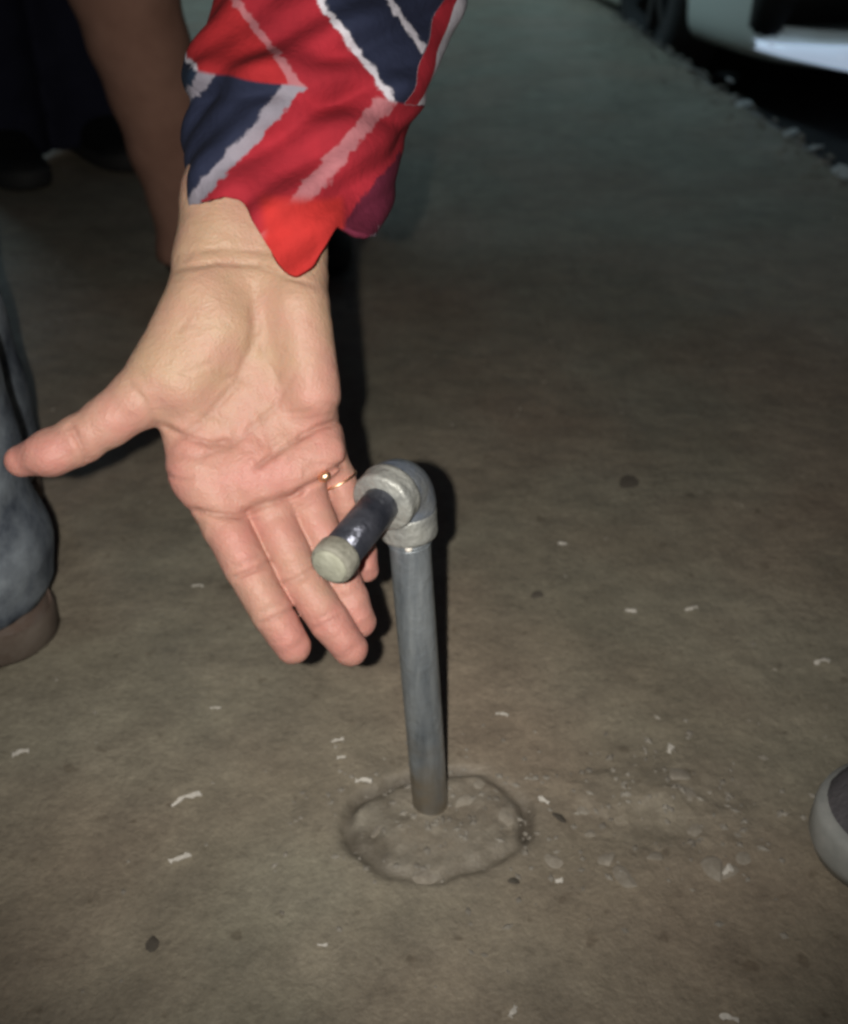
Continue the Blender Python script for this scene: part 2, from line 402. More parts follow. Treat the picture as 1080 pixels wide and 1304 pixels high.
def rock_mesh(name, seed, m, flat=.6, sub=2):
    bm = bmesh.new(); bmesh.ops.create_icosphere(bm, subdivisions=sub, radius=1)
    r = random.Random(seed)
    ax = [Vector((r.uniform(-1, 1), r.uniform(-1, 1), r.uniform(-1, 1))).normalized() for _ in range(9)]
    dd = [r.uniform(.55, .85) for _ in ax]
    for v in bm.verts:
        for a, d in zip(ax, dd):
            e = v.co.dot(a) - d
            if e > 0: v.co -= a * e * .85
        v.co.z *= flat
    me = bpy.data.meshes.new(name); bm.to_mesh(me); bm.free(); me.materials.append(m); return me
ROCKS = [rock_mesh('broken_stone', s, M['chunk']) for s in range(5)]
def put_rock(name, me, loc, sc, parent=None, rz=None, rnd=random):
    o = bpy.data.objects.new(name, me); COL.objects.link(o); o.location = loc
    o.scale = sc if hasattr(sc, '__len__') else (sc, sc * rnd.uniform(.7, 1), sc * rnd.uniform(.6, .9))
    o.rotation_euler = (rnd.uniform(-.3, .3), rnd.uniform(-.3, .3), rnd.uniform(0, 6.28) if rz is None else rz)
    if parent: o.parent = parent
    return o
# pale broken stones along the pavement's crumbling edge
for (px, py, s) in ((882, 90, .020), (946, 133, .020), (1006, 170, .016), (1036, 190, .018), (1072, 221, .020), (930, 103, .011), (805, 30, .016)):
    g = G(px, py); put_rock('edge_stone', ROCKS[int(px) % 5], (g[0], g[1], .002), (s * 1.1, s * 2.0, s * .38), PAV, rz=random.uniform(-.3, .4))
# mortar lumps round the pipe foot
rl = random.Random(3)
for (px, py, s) in ((640, 1040, .0075), (545, 1112, .0085), (478, 1055, .0055), (700, 1095, .0075), (770, 1092, .008), (802, 1118, .0095), (905, 1110, .010), (926, 1113, .0075), (860, 985, .009), (872, 1012, .0075), (830, 1090, .006), (740, 1030, .005), (590, 1025, .0065), (608, 1000, .006), (755, 1060, .006), (950, 1090, .0065), (885, 1060, .006)):
    g = G(px, py); h, _ = slab_height(np.array([g[0]]), np.array([g[1]]))
    put_rock('mortar_lump', rock_mesh('mortar_lump', int(px), M['lump'], .55, 3), (g[0], g[1], float(h[0]) - s * .12), (s * 1.15, s * .8, s * .42), PAV, rnd=rl)

# ================================================================== STANDPIPE
def standpipe():
    B = G(548, 1022); E = P(515, 606, .5); NE = P(421, 720, .449)
    root = empty('water_pipe', (B[0], B[1], 0))
    tag(root, 'short grey steel standpipe with elbow and pale plugged end, rising from the pavement', 'pipe')
    up = (E - B) / np.linalg.norm(E - B); nd = (NE - E); Ln = np.linalg.norm(nd); nd = nd / Ln
    V, F = sweep([B - up * .04 + up * t for t in np.linspace(0, np.linalg.norm(E - B) + .040 - .020, 30)], [.0106] * 30, 48, rough=.01)
    reparent(mesh('riser_pipe', V, F, M['galv']), root)
    # elbow body: quarter bend
    R = .0165; c = E - up * R + nd * R
    ang = np.linspace(0, np.pi / 2, 16)
    bend = [c - nd * R * math.cos(a) + up * R * math.sin(a) for a in ang]
    path = [E - up * .024] + bend + [E + nd * .023]
    V, F = sweep(path, [.0135] + [.0148] * 16 + [.0142], 48, rough=.01)
    el = reparent(mesh('elbow_fitting', V, F, M['fitblue']), root)
    def collar(o, d, length, r):
        t = np.array([0, .05, .15, .3, .7, .85, .95, 1]); rr = np.array([.90, .97, 1, .99, .99, 1, .97, .90]) * r
        return sweep([o + d * length * x for x in t], rr, 48, rough=.006)
    V, F = collar(E - up * .0335, up, .016, .0149); k = mesh('collar', V, F, M['fitting']); k.parent = el; k['label'] = 'dusty grey collar over the upright pipe'
    V, F = collar(E + nd * .0125, nd, .0125, .0157); k = mesh('collar', V, F, M['fitting']); k.parent = el; k['label'] = 'dusty grey collar round the short outlet pipe'
    # thread turns showing below the collar
    for i in range(3):
        o0 = E - up * (.0345 + .0019 * i)
        V, F = sweep([o0 - up * .0006, o0, o0 + up * .0006], [.0106, .0112, .0106], 40); k = mesh('thread_turn', V, F, M['galv']); reparent(k, root)
    V, F = sweep([E + nd * .014, E + nd * .03, E + nd * (Ln - .006)], [.0092] * 3, 48); reparent(mesh('outlet_pipe', V, F, M['nipple']), root)
    t = np.array([-.0090, -.0084, -.0074, -.004, -.001, .0006, .0008]); rr = np.array([.0094, .0101, .0104, .0104, .0102, .0096, .0082])
    V, F = sweep([NE + nd * x for x in t], rr, 48, rough=.02); cap_ = reparent(mesh('end_cap', V, F, M['cap']), root)
    V, F = sweep([NE + nd * x for x in (-.001, .0016, .0022)], [.0084, .0084, .0076], 40, rough=.05); k = mesh('plug', V, F, M['plug']); k.parent = cap_
    k['label'] = 'pale round plug closing the pipe end'
    # tiny bright bead of water under the collar
    V, F = sweep([E - up * .034 + P(0, 0, 0) * 0 + (-nd) * 0 + np.array([0, -.0125, 0]) + up * x for x in (-.0016, -.0008, .0006, .0014)], [.0004, .0018, .0019, .0004], 16)
    reparent(mesh('drop', V, F, M['chip']), root)
standpipe()

# ================================================================== PEOPLE
def shoe_meshes(name, upper_m, sole_m, L=.275, W=.098):
    """local: toe towards +x, heel at x=0, sole on z=0"""
    n = 26; m = 22
    def hw(s):
        return W / 2 * (np.where(s < .5, .74 + .26 * smooth(.0, .5, s) - .08 * np.exp(-((s - .33) / .14) ** 2), 1.0 - .05 * (s - .5)) * np.sqrt(np.clip(1 - np.clip((s - .70) / .30, 0, 1) ** 2.4, 0, 1)) * np.sqrt(np.clip(1 - np.clip((.12 - s) / .12, 0, 1) ** 2.2, 0, 1)))
    s = .5 - .5 * np.cos(np.linspace(0, np.pi, n))
    topz = np.interp(s, [0, .06, .25, .38, .55, .72, .86, .95, 1], [.060, .088, .092, .088, .072, .056, .050, .043, .026])
    V = []; F = []
    for i in range(n):
        a = np.linspace(0, np.pi, m); w_ = max(hw(s[i]), .001) * .955; zt = topz[i]
        for t in a:
            V.append((s[i] * L * .985 + .002, -w_ * np.cos(t), .014 + (zt - .014) * np.sin(t) ** .62))
    for i in range(n - 1):
        for j in range(m - 1): F.append((i * m + j, i * m + j + 1, (i + 1) * m + j + 1, (i + 1) * m + j))
    F += [tuple(range(m)), tuple(range((n - 1) * m, n * m))[::-1]]
    me = bpy.data.meshes.new(name + '_upper'); me.from_pydata(V, [], F); me.materials.append(upper_m); me.update()
    # sole / foxing band
    k = 36; ss = .5 - .5 * np.cos(np.linspace(0, np.pi, k)); w_ = np.maximum(hw(ss), .0008)
    ring = np.concatenate([np.stack([ss * L, -w_], 1), np.stack([ss[::-1] * L, w_[::-1]], 1)])
    prof = [(.965, 0.0), (1.0, .004), (1.0, .020), (.985, .0245), (.93, .0255)]
    cen = np.array([L / 2, 0]); V = []; F = []; N = len(ring)
    for f, z in prof:
        lift = .012 * smooth(.75, 1.0, ring[:, 0] / L)
        for (x, y), lf in zip(cen + (ring - cen) * f, lift * (0 if z == 0 else .6)): V.append((x, y, z + lf + (0 if z else 0)))
    for i in range(len(prof) - 1):
        for j in range(N): F.append((i * N + j, i * N + (j + 1) % N, (i + 1) * N + (j + 1) % N, (i + 1) * N + j))
    F += [tuple(range(N))[::-1], tuple(range((len(prof) - 1) * N, len(prof) * N))]
    ms = bpy.data.meshes.new(name + '_sole'); ms.from_pydata(V, [], F); ms.materials.append(sole_m); ms.update()
    return me, ms
def put_shoe(root, meshes, heel, heading):
    o = link('shoe', meshes[0], None, None); o.location = Vector(heel) - Vector(root.location); o.rotation_euler = (0, 0, heading); o.parent = root
    s = link('sole', meshes[1], None, o); return o

def field_for(pts, pad, h):
    p = np.array(pts); return Field(p.min(0) - pad, p.max(0) + pad, h)
def hand_cap(wrist, d, side, pts_only=False):
    """a small relaxed hand: palm, four bent fingers, thumb, as its own fine field"""
    d = d / np.linalg.norm(d); side = side - d * (side @ d); side /= np.linalg.norm(side); nrm = np.cross(d, side)
    f = Field(wrist - .21, wrist + .21, .0045)
    for q in (-.026, -.009, .009, .026):
        f.cone(wrist + side * q * .6, wrist + d * .09 + side * q * 1.15, .016, .013, .012)
    for q, l in ((.030, .072), (.010, .080), (-.010, .075), (-.030, .058)):
        a = wrist + d * .09 + side * q * 1.15; b = a + d * l * .5 + nrm * .008; c = b + d * l * .42 + nrm * .022
        f.cone(a, b, .0098, .0088, .004); f.cone(b, c, .0088, .0074, .003)
    a = wrist + d * .025 + side * .03; b = a + d * .045 + side * .028 + nrm * .01; c = b + d * .03 + side * .004 + nrm * .012
    f.cone(a, b, .015, .0115, .010); f.cone(b, c, .0115, .0085, .003)
    return f.mesh()

def build_person(name, label, J, trousers, shirt, shoe, sole, root_loc, headings, right_arm=True, hem=.05, group=None, extra=None, shirt_right=True, leg_r=(.092, .072, .066)):
    root = empty(name, root_loc); tag(root, label, 'person', group)
    J = {k: np.asarray(v, float) for k, v in J.items()}
    up = J['head'] - J['neck']; up /= np.linalg.norm(up)
    fw = J['face'] / np.linalg.norm(J['face']); rt = np.cross(fw, up)
    allp = [v for k, v in J.items() if k != 'face']
    # body
    f = field_for(allp, .2, .012)
    f.cone(J['pelvis'], J['chest'], .105, .115, .05)
    for s in 'LR':
        f.cone(J['hip' + s], J['knee' + s], .078, .052, .04); f.cone(J['knee' + s], J['ankle' + s], .050, .034, .02)
        f.cone(J['ankle' + s] - np.array([0, 0, .04]), J['ankle' + s] - np.array([0, 0, .05]) + np.array([math.cos(headings[s]), math.sin(headings[s]), 0]) * .10, .026, .018, .01)
        f.cone(J['chest'], J['sh' + s], .09, .055, .05); f.cone(J['sh' + s], J['el' + s], .050, .038, .02)
        if s == 'L' or right_arm: f.cone(J['el' + s], J['wr' + s], .037, .025, .015)
        else: f.cone(J['el' + s], J['el' + s] * .55 + J['wr' + s] * .45, .036, .030, .015)
    f.cone(J['chest'], J['neck'], .07, .052, .03); f.cone(J['neck'], J['head'], .052, .058, .02)
    f.cone(J['head'] + up * .035 - fw * .012, J['head'] - up * .045 + fw * .012, .084, .060, .03)
    f.cone(J['head'] + fw * .078 + up * .012, J['head'] + fw * .098 - up * .020, .010, .016, .012)
    for q in (-1, 1): f.cone(J['head'] + rt * q * .080, J['head'] + rt * q * .086 - up * .03, .016, .011, .006)
    V, F = f.mesh(); parts = [(V, F)]
    for s in 'LR':
        if s == 'R' and not right_arm: continue
        parts.append(hand_cap(J['wr' + s], J['wr' + s] - J['el' + s], fw))
    if extra is not None: parts.append(extra[:2])
    V = np.concatenate([p[0] for p in parts]); off = np.cumsum([0] + [len(p[0]) for p in parts[:-1]])
    Fa = np.concatenate([p[1] + o for p, o in zip(parts, off)])
    bl = np.full(len(V), .25, np.float32)
    ln = np.zeros(len(V), np.float32)
    if extra is not None: bl[len(V) - len(extra[0]):] = extra[2]; ln[len(V) - len(extra[0]):] = LINES
    b = mesh('body', V, Fa, M['skin']); at = b.data.attributes.new('lines', 'FLOAT', 'POINT'); at.data.foreach_set('value', ln); at = b.data.attributes.new('blush', 'FLOAT', 'POINT'); at.data.foreach_set('value', bl); reparent(b, root)
    for q in (-1, 1):
        bm = bmesh.new(); bmesh.ops.create_uvsphere(bm, u_segments=12, v_segments=8, radius=.013, matrix=Matrix.Translation(Vector(J['head'] + fw * .072 + rt * q * .032 + up * .012)))
        me = bpy.data.meshes.new('eye'); bm.to_mesh(me); bm.free(); reparent(link('eye', me, M['eye']), root)
    f = Field(J['head'] - .16, J['head'] + .18, .008)
    f.cone(J['head'] + up * .045 - fw * .018, J['head'] - up * .02 - fw * .028, .091, .078, .02)
    V, F = f.mesh(); reparent(mesh('hair', V, F, M['hair']), root)
    # trousers
    f = field_for([J['pelvis'], J['hipL'], J['hipR'], J['kneeL'], J['kneeR'], J['ankleL'], J['ankleR']], .2, .010)
    f.cone(J['hipL'], J['hipR'], .112, .112, .05); f.cone(J['pelvis'], J['pelvis'] + (J['chest'] - J['pelvis']) * .3, .13, .125, .05)
    for s in 'LR':
        f.cone(J['hip' + s], J['knee' + s], leg_r[0], leg_r[1], .03); f.cone(J['knee' + s], J['ankle' + s], leg_r[1], leg_r[2], .02)
        f.cone(J['ankle' + s], J['ankle' + s] - np.array([0, 0, .14]), leg_r[2], leg_r[2] + .002, .01)
    Z = f.ax[2][None, None, :]; f.D = np.maximum(f.D, (hem - Z).astype(np.float32))
    X = f.ax[0][:, None, None]; Y = f.ax[1][None, :, None]
    f.D = f.D + (.0015 * np.sin(Z * 55 + 30 * X + 25 * Y) * np.exp(-((Z - hem - .10) / .12) ** 2) + .0015 * np.sin(Z * 90 - 60 * X)).astype(np.float32)
    V, F = f.mesh(); reparent(mesh('trousers', V, F, trousers), root)
    # shirt
    pts = [J['pelvis'], J['chest'], J['shL'], J['shR'], J['elL'], J['elR'], J['wrL']] + ([J['wrR']] if shirt_right else [])
    f = field_for(pts, .2, .012)
    f.cone(J['pelvis'], J['chest'], .142, .148, .05)
    for s in 'LR':
        f.cone(J['chest'], J['sh' + s], .115, .075, .05); f.cone(J['sh' + s], J['el' + s], .072, .060, .03)
        if s == 'L' or shirt_right: f.cone(J['el' + s], J['el' + s] + (J['wr' + s] - J['el' + s]) * .92, .060, .046, .02)
    f.cone(J['chest'], J['neck'] - up * .02, .10, .062, .03)
    V, F = f.mesh(); reparent(mesh('shirt', V, F, shirt), root)
    sm = shoe_meshes(name, shoe, sole)
    for s in 'LR':
        a = J['ankle' + s]; h = headings[s]; put_shoe(root, sm, (a[0] - .055 * math.cos(h), a[1] - .055 * math.sin(h), 0.0035), h)
    return root

def standing(x, y, facing, gap=.10, H=1.70, aL=None, aR=None):
    """joints of a standing figure; facing = angle of its front in the ground plane"""
    fw = np.array([math.cos(facing), math.sin(facing), 0]); rt = np.array([math.sin(facing), -math.cos(facing), 0]); o = np.array([x, y, 0]); k = H / 1.7; z = np.array([0, 0, 1.])
    J = dict(pelvis=o + z * .94 * k, chest=o + z * 1.30 * k + fw * .01, neck=o + z * 1.46 * k, head=o + z * 1.59 * k + fw * .025, face=fw)
    for s, q in (('R', 1), ('L', -1)):
        J['hip' + s] = o + rt * q * .085 + z * .88 * k; J['knee' + s] = o + rt * q * (gap * .95) + z * .48 * k + fw * .015; J['ankle' + s] = o + rt * q * gap + z * .09
        J['sh' + s] = o + rt * q * .185 + z * 1.40 * k; J['el' + s] = o + rt * q * .235 + z * 1.10 * k - fw * .02; J['wr' + s] = o + rt * q * .235 + z * .86 * k + fw * .06
    return J

# ---- the reaching hand, modelled in camera-aligned metres then turned into the world
def reaching_hand():
    h = .00105
    palm = Field((-.235, -.095, .440), (-.005, .250, .585), h)
    fin = Field((-.235, -.095, .440), (-.005, .250, .585), h)
    q = lambda px, py, z: CS(px, py, z)
    mm = .001
    def pc(a, b, ra, rb, k=9): palm.cone(q(*a), q(*b), ra * mm, rb * mm, k * mm)
    # forearm and wrist
    pc((355, 60, .535), (290, 250, .498), 26, 21); pc((420, 60, .535), (368, 250, .500), 26, 21)
    pc((290, 250, .498), (268, 335, .489), 20, 18.5); pc((368, 250, .500), (368, 345, .492), 20, 18.5)
    pc((300, 300, .491), (318, 400, .492), 17, 15)
    # metacarpals
    pc((280, 370, .490), (255, 596, .489), 16, 14.0); pc((308, 370, .492), (315, 590, .492), 16, 14.0)
    pc((338, 370, .494), (362, 577, .496), 16, 13.5); pc((368, 375, .495), (401, 556, .501), 16, 12.8)
    # hypothenar and thenar pads
    pc((378, 390, .4852), (397, 500, .4884), 15.5, 14.0, 7)
    pc((262, 385, .4815), (212, 470, .4782), 19.0, 16.0, 8)
    pc((283, 418, .4772), (232, 492, .4755), 13.0, 12.0, 10)
    # web of the thumb and pads under the fingers
    pc((222, 500, .486), (243, 565, .489), 11.5, 11.5, 9)
    for c in ((262, 612, .482), (318, 612, .484), (368, 600, .487), (408, 580, .491)): palm.ell(q(*c), (12 * mm, 11 * mm, 7.5 * mm), 9 * mm)
    pc((284, 642, .490), (338, 632, .4935), 9.5, 9.5, 5); pc((340, 632, .4945), (388, 618, .4985), 9.0, 8.5, 5)
    # thumb
    def chain(pts, k=3):
        for a, b in zip(pts[:-1], pts[1:]): fin.cone(q(*a[:3]), q(*b[:3]), a[3] * mm, b[3] * mm, k * mm)
    chain([(212, 475, .480, 15.5), (178, 507, .478, 13.6), (140, 535, .477, 11.6), (100, 561, .476, 11.0), (66, 576, .476, 10.6), (27, 587, .477, 7.6)], 4)
    fin.ell(q(60, 580, .471), (11 * mm, 8 * mm, 7.5 * mm), 4 * mm)
    fing = {
        'index': [(255, 598, .487, 13.2), (287, 668, .4855, 11.4), (314, 722, .482, 10.6), (347, 781, .4815, 9.9), (373, 823, .4845, 8.6)],
        'middle': [(316, 592, .491, 13.2), (345, 655, .4925, 11.0), (379, 730, .4895, 10.3), (418, 789, .4895, 9.8), (446, 826, .4925, 8.6)],
        'ring': [(364, 578, .496, 12.6), (394, 645, .499, 10.2), (423, 710, .501, 9.6), (446, 762, .501, 9.0), (459, 792, .503, 7.8)],
        'little': [(403, 558, .502, 11.4), (428, 606, .508, 9.2), (448, 655, .514, 8.4), (461, 702, .517, 7.4), (467, 726, .519, 6.2)],
    }
    singles = []
    for nm, pts in fing.items():
        one = Field((-.235, -.095, .440), (-.005, .250, .585), h) if False else None
        chain(pts, 1.2)
        # fleshy pads between the joints
        for i, (r0, rz) in ((1, (.95, .78)), (2, (.90, .74)), (3, (.95, .76))):
            a = np.array(pts[i][:3]); b = np.array(pts[i + 1][:3]); c = a * .5 + b * .5; r = (pts[i][3] + pts[i + 1][3]) / 2
            fin.cone(q(*(a * .7 + b * .3 - np.array([0, 0, .0029]))), q(*(a * .3 + b * .7 - np.array([0, 0, .0029]))), r * rz * mm * 1.10, r * rz * mm * 1.10, 1.5 * mm)
    a, b = palm.D, fin.D; k = np.float32(.0065)
    hh = np.clip(.5 + .5 * (a - b) / k, 0, 1); D = a * (1 - hh) + b * hh - k * hh * (1 - hh)
    palm.D = D
    # palm lines and joint creases: shallow grooves on the palm side
    creases = [
        ([(205, 540), (235, 556), (268, 566), (300, 560)], 1.5, 1.5),         # short line below the thumb
        ([(437, 535), (405, 545), (375, 562), (340, 585), (322, 600)], 1.6, 1.5),   # heart line
        ([(207, 580), (250, 583), (300, 565), (350, 520), (372, 480)], .7, 1.6),   # head line
        ([(208, 570), (255, 540), (300, 490), (322, 430), (322, 372)], .9, 2.2),    # life line round the thenar pad
        ([(240, 648), (275, 655), (303, 657), (336, 645)], 1.9, 1.5),        # root of the index finger
        ([(318, 645), (345, 640), (372, 632), (388, 625)], 1.8, 1.5),
        ([(374, 628), (392, 618), (412, 609)], 1.4, 1.4), ([(408, 607), (425, 597), (440, 588)], 1.3, 1.3),
        ([(225, 343), (275, 335), (330, 338), (362, 352), (405, 365)], 1.0, 1.3),         # wrist lines
        ([(232, 322), (285, 316), (340, 322), (400, 338)], .6, 1.1),
        ([(293, 737), (318, 728), (345, 714)], 1.0, 1.2), ([(328, 795), (352, 785), (376, 773)], .9, 1.1),
        ([(354, 745), (380, 735), (402, 720)], 1.0, 1.2), ([(395, 802), (418, 792), (438, 779)], .9, 1.1),
        ([(398, 724), (423, 713), (444, 702)], .9, 1.1),
        ([(84, 538), (100, 562), (112, 592)], .9, 1.2), ([(90, 537), (106, 560), (119, 590)], .6, 1.1), ([(160, 482), (185, 512), (200, 548)], .7, 1.4),
        ([(205, 600), (228, 612), (250, 610)], .6, 1.1), ([(330, 520), (345, 560), (352, 600)], .5, 1.6),
    ]
    rc = random.Random(12)
    for _ in range(26):
        x0, y0 = rc.uniform(235, 415), rc.uniform(400, 610); an = rc.choice((.9, 1.2, 2.2, 2.6, .2)) + rc.uniform(-.3, .3); L = rc.uniform(18, 55)
        creases.append(([(x0, y0), (x0 + L * .5 * math.cos(an) + rc.uniform(-4, 4), y0 + L * .5 * math.sin(an)), (x0 + L * math.cos(an), y0 + L * math.sin(an))], rc.uniform(.25, .5), rc.uniform(.8, 1.2)))
    for (x0, y0, ux, uy) in ((318, 722, 28, -13), (352, 781, 25, -12), (380, 732, 26, -13), (418, 790, 23, -13), (100, 561, 13, 30), (300, 655, 40, 2), (350, 640, 30, -8)):
        for k in (-7, 6): creases.append(([(x0 - ux * .7 - uy * .0 + k * .5, y0 - uy * .7 + k), (x0 + k * .5, y0 + k + rc.uniform(-2, 2)), (x0 + ux * .7 + k * .5, y0 + uy * .7 + k)], rc.uniform(.35, .6), 1.0))
    X = palm.ax[0][:, None, None]; Y = palm.ax[1][None, :, None]; Z = palm.ax[2][None, None, :]
    add = np.zeros(palm.n, np.float32)
    for pl, dep, sig in creases:
        pts = [q(px, py, .48)[:2] for px, py in pl]
        d2 = None
        lo = np.min(pts, 0) - .006; hi = np.max(pts, 0) + .006
        i0 = np.clip(((lo - palm.lo[:2]) / h).astype(int), 0, palm.n[:2] - 1); i1 = np.clip(((hi - palm.lo[:2]) / h).astype(int) + 1, 1, palm.n[:2])
        x = (palm.ax[0][i0[0]:i1[0], None, None] * .48 / Z); y = (palm.ax[1][None, i0[1]:i1[1], None] * .48 / Z)
        tot = 0
        for i, (a, b) in enumerate(zip(pts[:-1], pts[1:])):
            ab = b - a; t = np.clip(((x - a[0]) * ab[0] + (y - a[1]) * ab[1]) / (ab @ ab), 0, 1)
            dd = (x - a[0] - t * ab[0]) ** 2 + (y - a[1] - t * ab[1]) ** 2
            u = (i + t) / (len(pts) - 1); fade = np.clip(np.minimum(u, 1 - u) * 6 + .25, 0, 1)
            g = np.exp(-dd / (sig * mm) ** 2) * fade
            tot = np.maximum(tot, g)
        front = smooth(.503, .494, Z) if pl[0][0] < 400 else smooth(.512, .503, Z)
        add[i0[0]:i1[0], i0[1]:i1[1], :] += (dep * mm * tot * front).astype(np.float32)
    palm.D = palm.D + add
    # soft unevenness of flesh
    palm.D = palm.D + (.00012 * np.sin(X * 420 + Y * 190) * np.sin(Y * 380 - X * 120)).astype(np.float32)
    V, F = palm.mesh()
    ii = np.clip(((V - palm.lo) / h).astype(int), 0, palm.n - 1); global LINES
    LINES = np.clip(add[tuple(ii.T)] / .0016, 0, 1)
    px = V[:, 0] / V[:, 2] * FPX + CX; py = CY - V[:, 1] / V[:, 2] * FPX
    # blood-flushed finger ends, finger roots and heel of the hand; paler, yellower wrist
    bl = .16 + .52 * smooth(380, 600, py)
    def spot(x, y, r, a): return a * np.exp(-(((px - x) ** 2 + (py - y) ** 2) / r ** 2))
    bl += spot(30, 588, 45, .5) + spot(375, 825, 40, .35) + spot(445, 825, 40, .45) + spot(462, 790, 35, .7) + spot(467, 728, 22, .5)
    bl += spot(365, 605, 40, .30) + spot(400, 470, 60, .20) + spot(215, 610, 30, .30) + spot(300, 610, 50, .12) - spot(215, 450, 60, .15) - spot(335, 480, 50, .15)
    return C2W(V), F[:, ::-1], np.clip(bl, 0, 1).astype(np.float32)
HAND = reaching_hand()
# the camera frame is mirrored against the world frame (depth points away), so check winding by the outward side
def fix_winding(V, F):
    a, b, c = V[F[:, 0]], V[F[:, 1]], V[F[:, 2]]
    vol = np.einsum('ij,ij->i', a - V.mean(0), np.cross(b - V.mean(0), c - V.mean(0))).sum()
    return F if vol > 0 else F[:, ::-1]
HAND = (HAND[0], fix_winding(HAND[0], HAND[1]), HAND[2])

# ---- plaid cloth of the reaching arm
def plaid_mat():
    m = bpy.data.materials.new('plaid_cloth'); m.use_nodes = True
    n = m.node_tree.nodes; l = m.node_tree.links; b = n['Principled BSDF']
    def attr(a):
        k = n.new('ShaderNodeAttribute'); k.attribute_name = a; return k.outputs['Fac']
    p = attr('stripe'); v = attr('panel'); cf = attr('cuff')
    tc = n.new('ShaderNodeTexCoord'); ns = n.new('ShaderNodeTexNoise'); ns.inputs['Scale'].default_value = 160; ns.inputs['Detail'].default_value = 7
    l.new(tc.outputs['Object'], ns.inputs['Vector'])
    def ma(op, a, c, d=None):
        k = n.new('ShaderNodeMath'); k.operation = op
        for i, x in enumerate((a, c, d)):
            if x is None: continue
            if isinstance(x, (int, float)): k.inputs[i].default_value = x
            else: l.new(x, k.inputs[i])
        return k.outputs[0]
    pj = ma('ADD', p, ma('MULTIPLY_ADD', ns.outputs['Fac'], .20, -.10))
    pn = ma('MULTIPLY_ADD', pj, .25, .5)      # p in [-2,2] -> 0..1
    red = (.31, .018, .030); red2 = (.34, .019, .024); navy = (.017, .022, .048); navy2 = (.015, .027, .052); white = (.56, .54, .60); pink = (.40, .15, .17); grey = (.25, .235, .28)
    def ramp(stops):
        r = n.new('ShaderNodeValToRGB'); r.color_ramp.interpolation = 'LINEAR'; e = r.color_ramp.elements
        e[0].position = 0; e[0].color = (*stops[0][1], 1); e[1].position = 1; e[1].color = (*stops[-1][1], 1)
        pr = stops[0][1]; w_ = .004
        for pos, c in stops[1:]:
            x = .5 + .25 * pos
            a = e.new(max(0, x - w_)); a.color = (*pr, 1); a2 = e.new(min(1, x + w_)); a2.color = (*c, 1); pr = c
        l.new(pn, r.inputs['Fac']); return r.outputs['Color']
    up = ramp([(-2, navy), (-1.12, white), (-1.06, red2), (-.06, pink), (.05, red), (.95, white), (1.05, navy), (1.78, white), (1.86, navy)])
    lo = ramp([(-2, navy2), (-1.05, grey), (-.90, navy), (-.13, grey), (.06, red), (.86, pink), (1.06, red), (1.52, (.10, .012, .030)), (1.95, grey), (2.0, navy)])
    st = n.new('ShaderNodeMapRange'); st.inputs['From Min'].default_value = -.02; st.inputs['From Max'].default_value = .02
    l.new(v, st.inputs['Value'])
    mx = n.new('ShaderNodeMix'); mx.data_type = 'RGBA'; l.new(st.outputs[0], mx.inputs['Factor']); l.new(lo, mx.inputs['A']); l.new(up, mx.inputs['B'])
    rd = n.new('ShaderNodeRGB'); rd.outputs[0].default_value = (.42, .026, .024, 1)
    m2 = n.new('ShaderNodeMix'); m2.data_type = 'RGBA'; l.new(cf, m2.inputs['Factor']); l.new(mx.outputs['Result'], m2.inputs['A']); l.new(rd.outputs[0], m2.inputs['B'])
    # yarn-to-yarn variation
    n2 = n.new('ShaderNodeTexNoise'); n2.inputs['Scale'].default_value = 55; n2.inputs['Detail'].default_value = 7; l.new(tc.outputs['Object'], n2.inputs['Vector'])
    r2 = n.new('ShaderNodeValToRGB'); r2.color_ramp.elements[0].position = .3; r2.color_ramp.elements[1].position = .7
    r2.color_ramp.elements[0].color = (.78, .78, .80, 1); r2.color_ramp.elements[1].color = (1.1, 1.1, 1.1, 1); l.new(n2.outputs['Fac'], r2.inputs['Fac'])
    m3 = n.new('ShaderNodeMix'); m3.data_type = 'RGBA'; m3.blend_type = 'MULTIPLY'; m3.inputs['Factor'].default_value = 1
    l.new(m2.outputs['Result'], m3.inputs['A']); l.new(r2.outputs['Color'], m3.inputs['B']); l.new(m3.outputs['Result'], b.inputs['Base Color'])
    b.inputs['Roughness'].default_value = .88; b.inputs['Specular IOR Level'].default_value = .2
    b.inputs['Sheen Weight'].default_value = .0; b.inputs['Sheen Roughness'].default_value = .5
    bp = n.new('ShaderNodeBump'); bp.inputs['Strength'].default_value = .35; bp.inputs['Distance'].default_value = .0016
    n4 = n.new('ShaderNodeTexNoise'); n4.inputs['Scale'].default_value = 300; n4.inputs['Detail'].default_value = 6; l.new(tc.outputs['Object'], n4.inputs['Vector'])
    l.new(n4.outputs['Fac'], bp.inputs['Height']); l.new(bp.outputs['Normal'], b.inputs['Normal'])
    return m
M['plaid'] = plaid_mat()
M['plaidplain'] = mat('red_navy_cloth', (.30, .028, .035), .9, var=(.03, .03, .07), scale=9, detail=1, spec=.15)

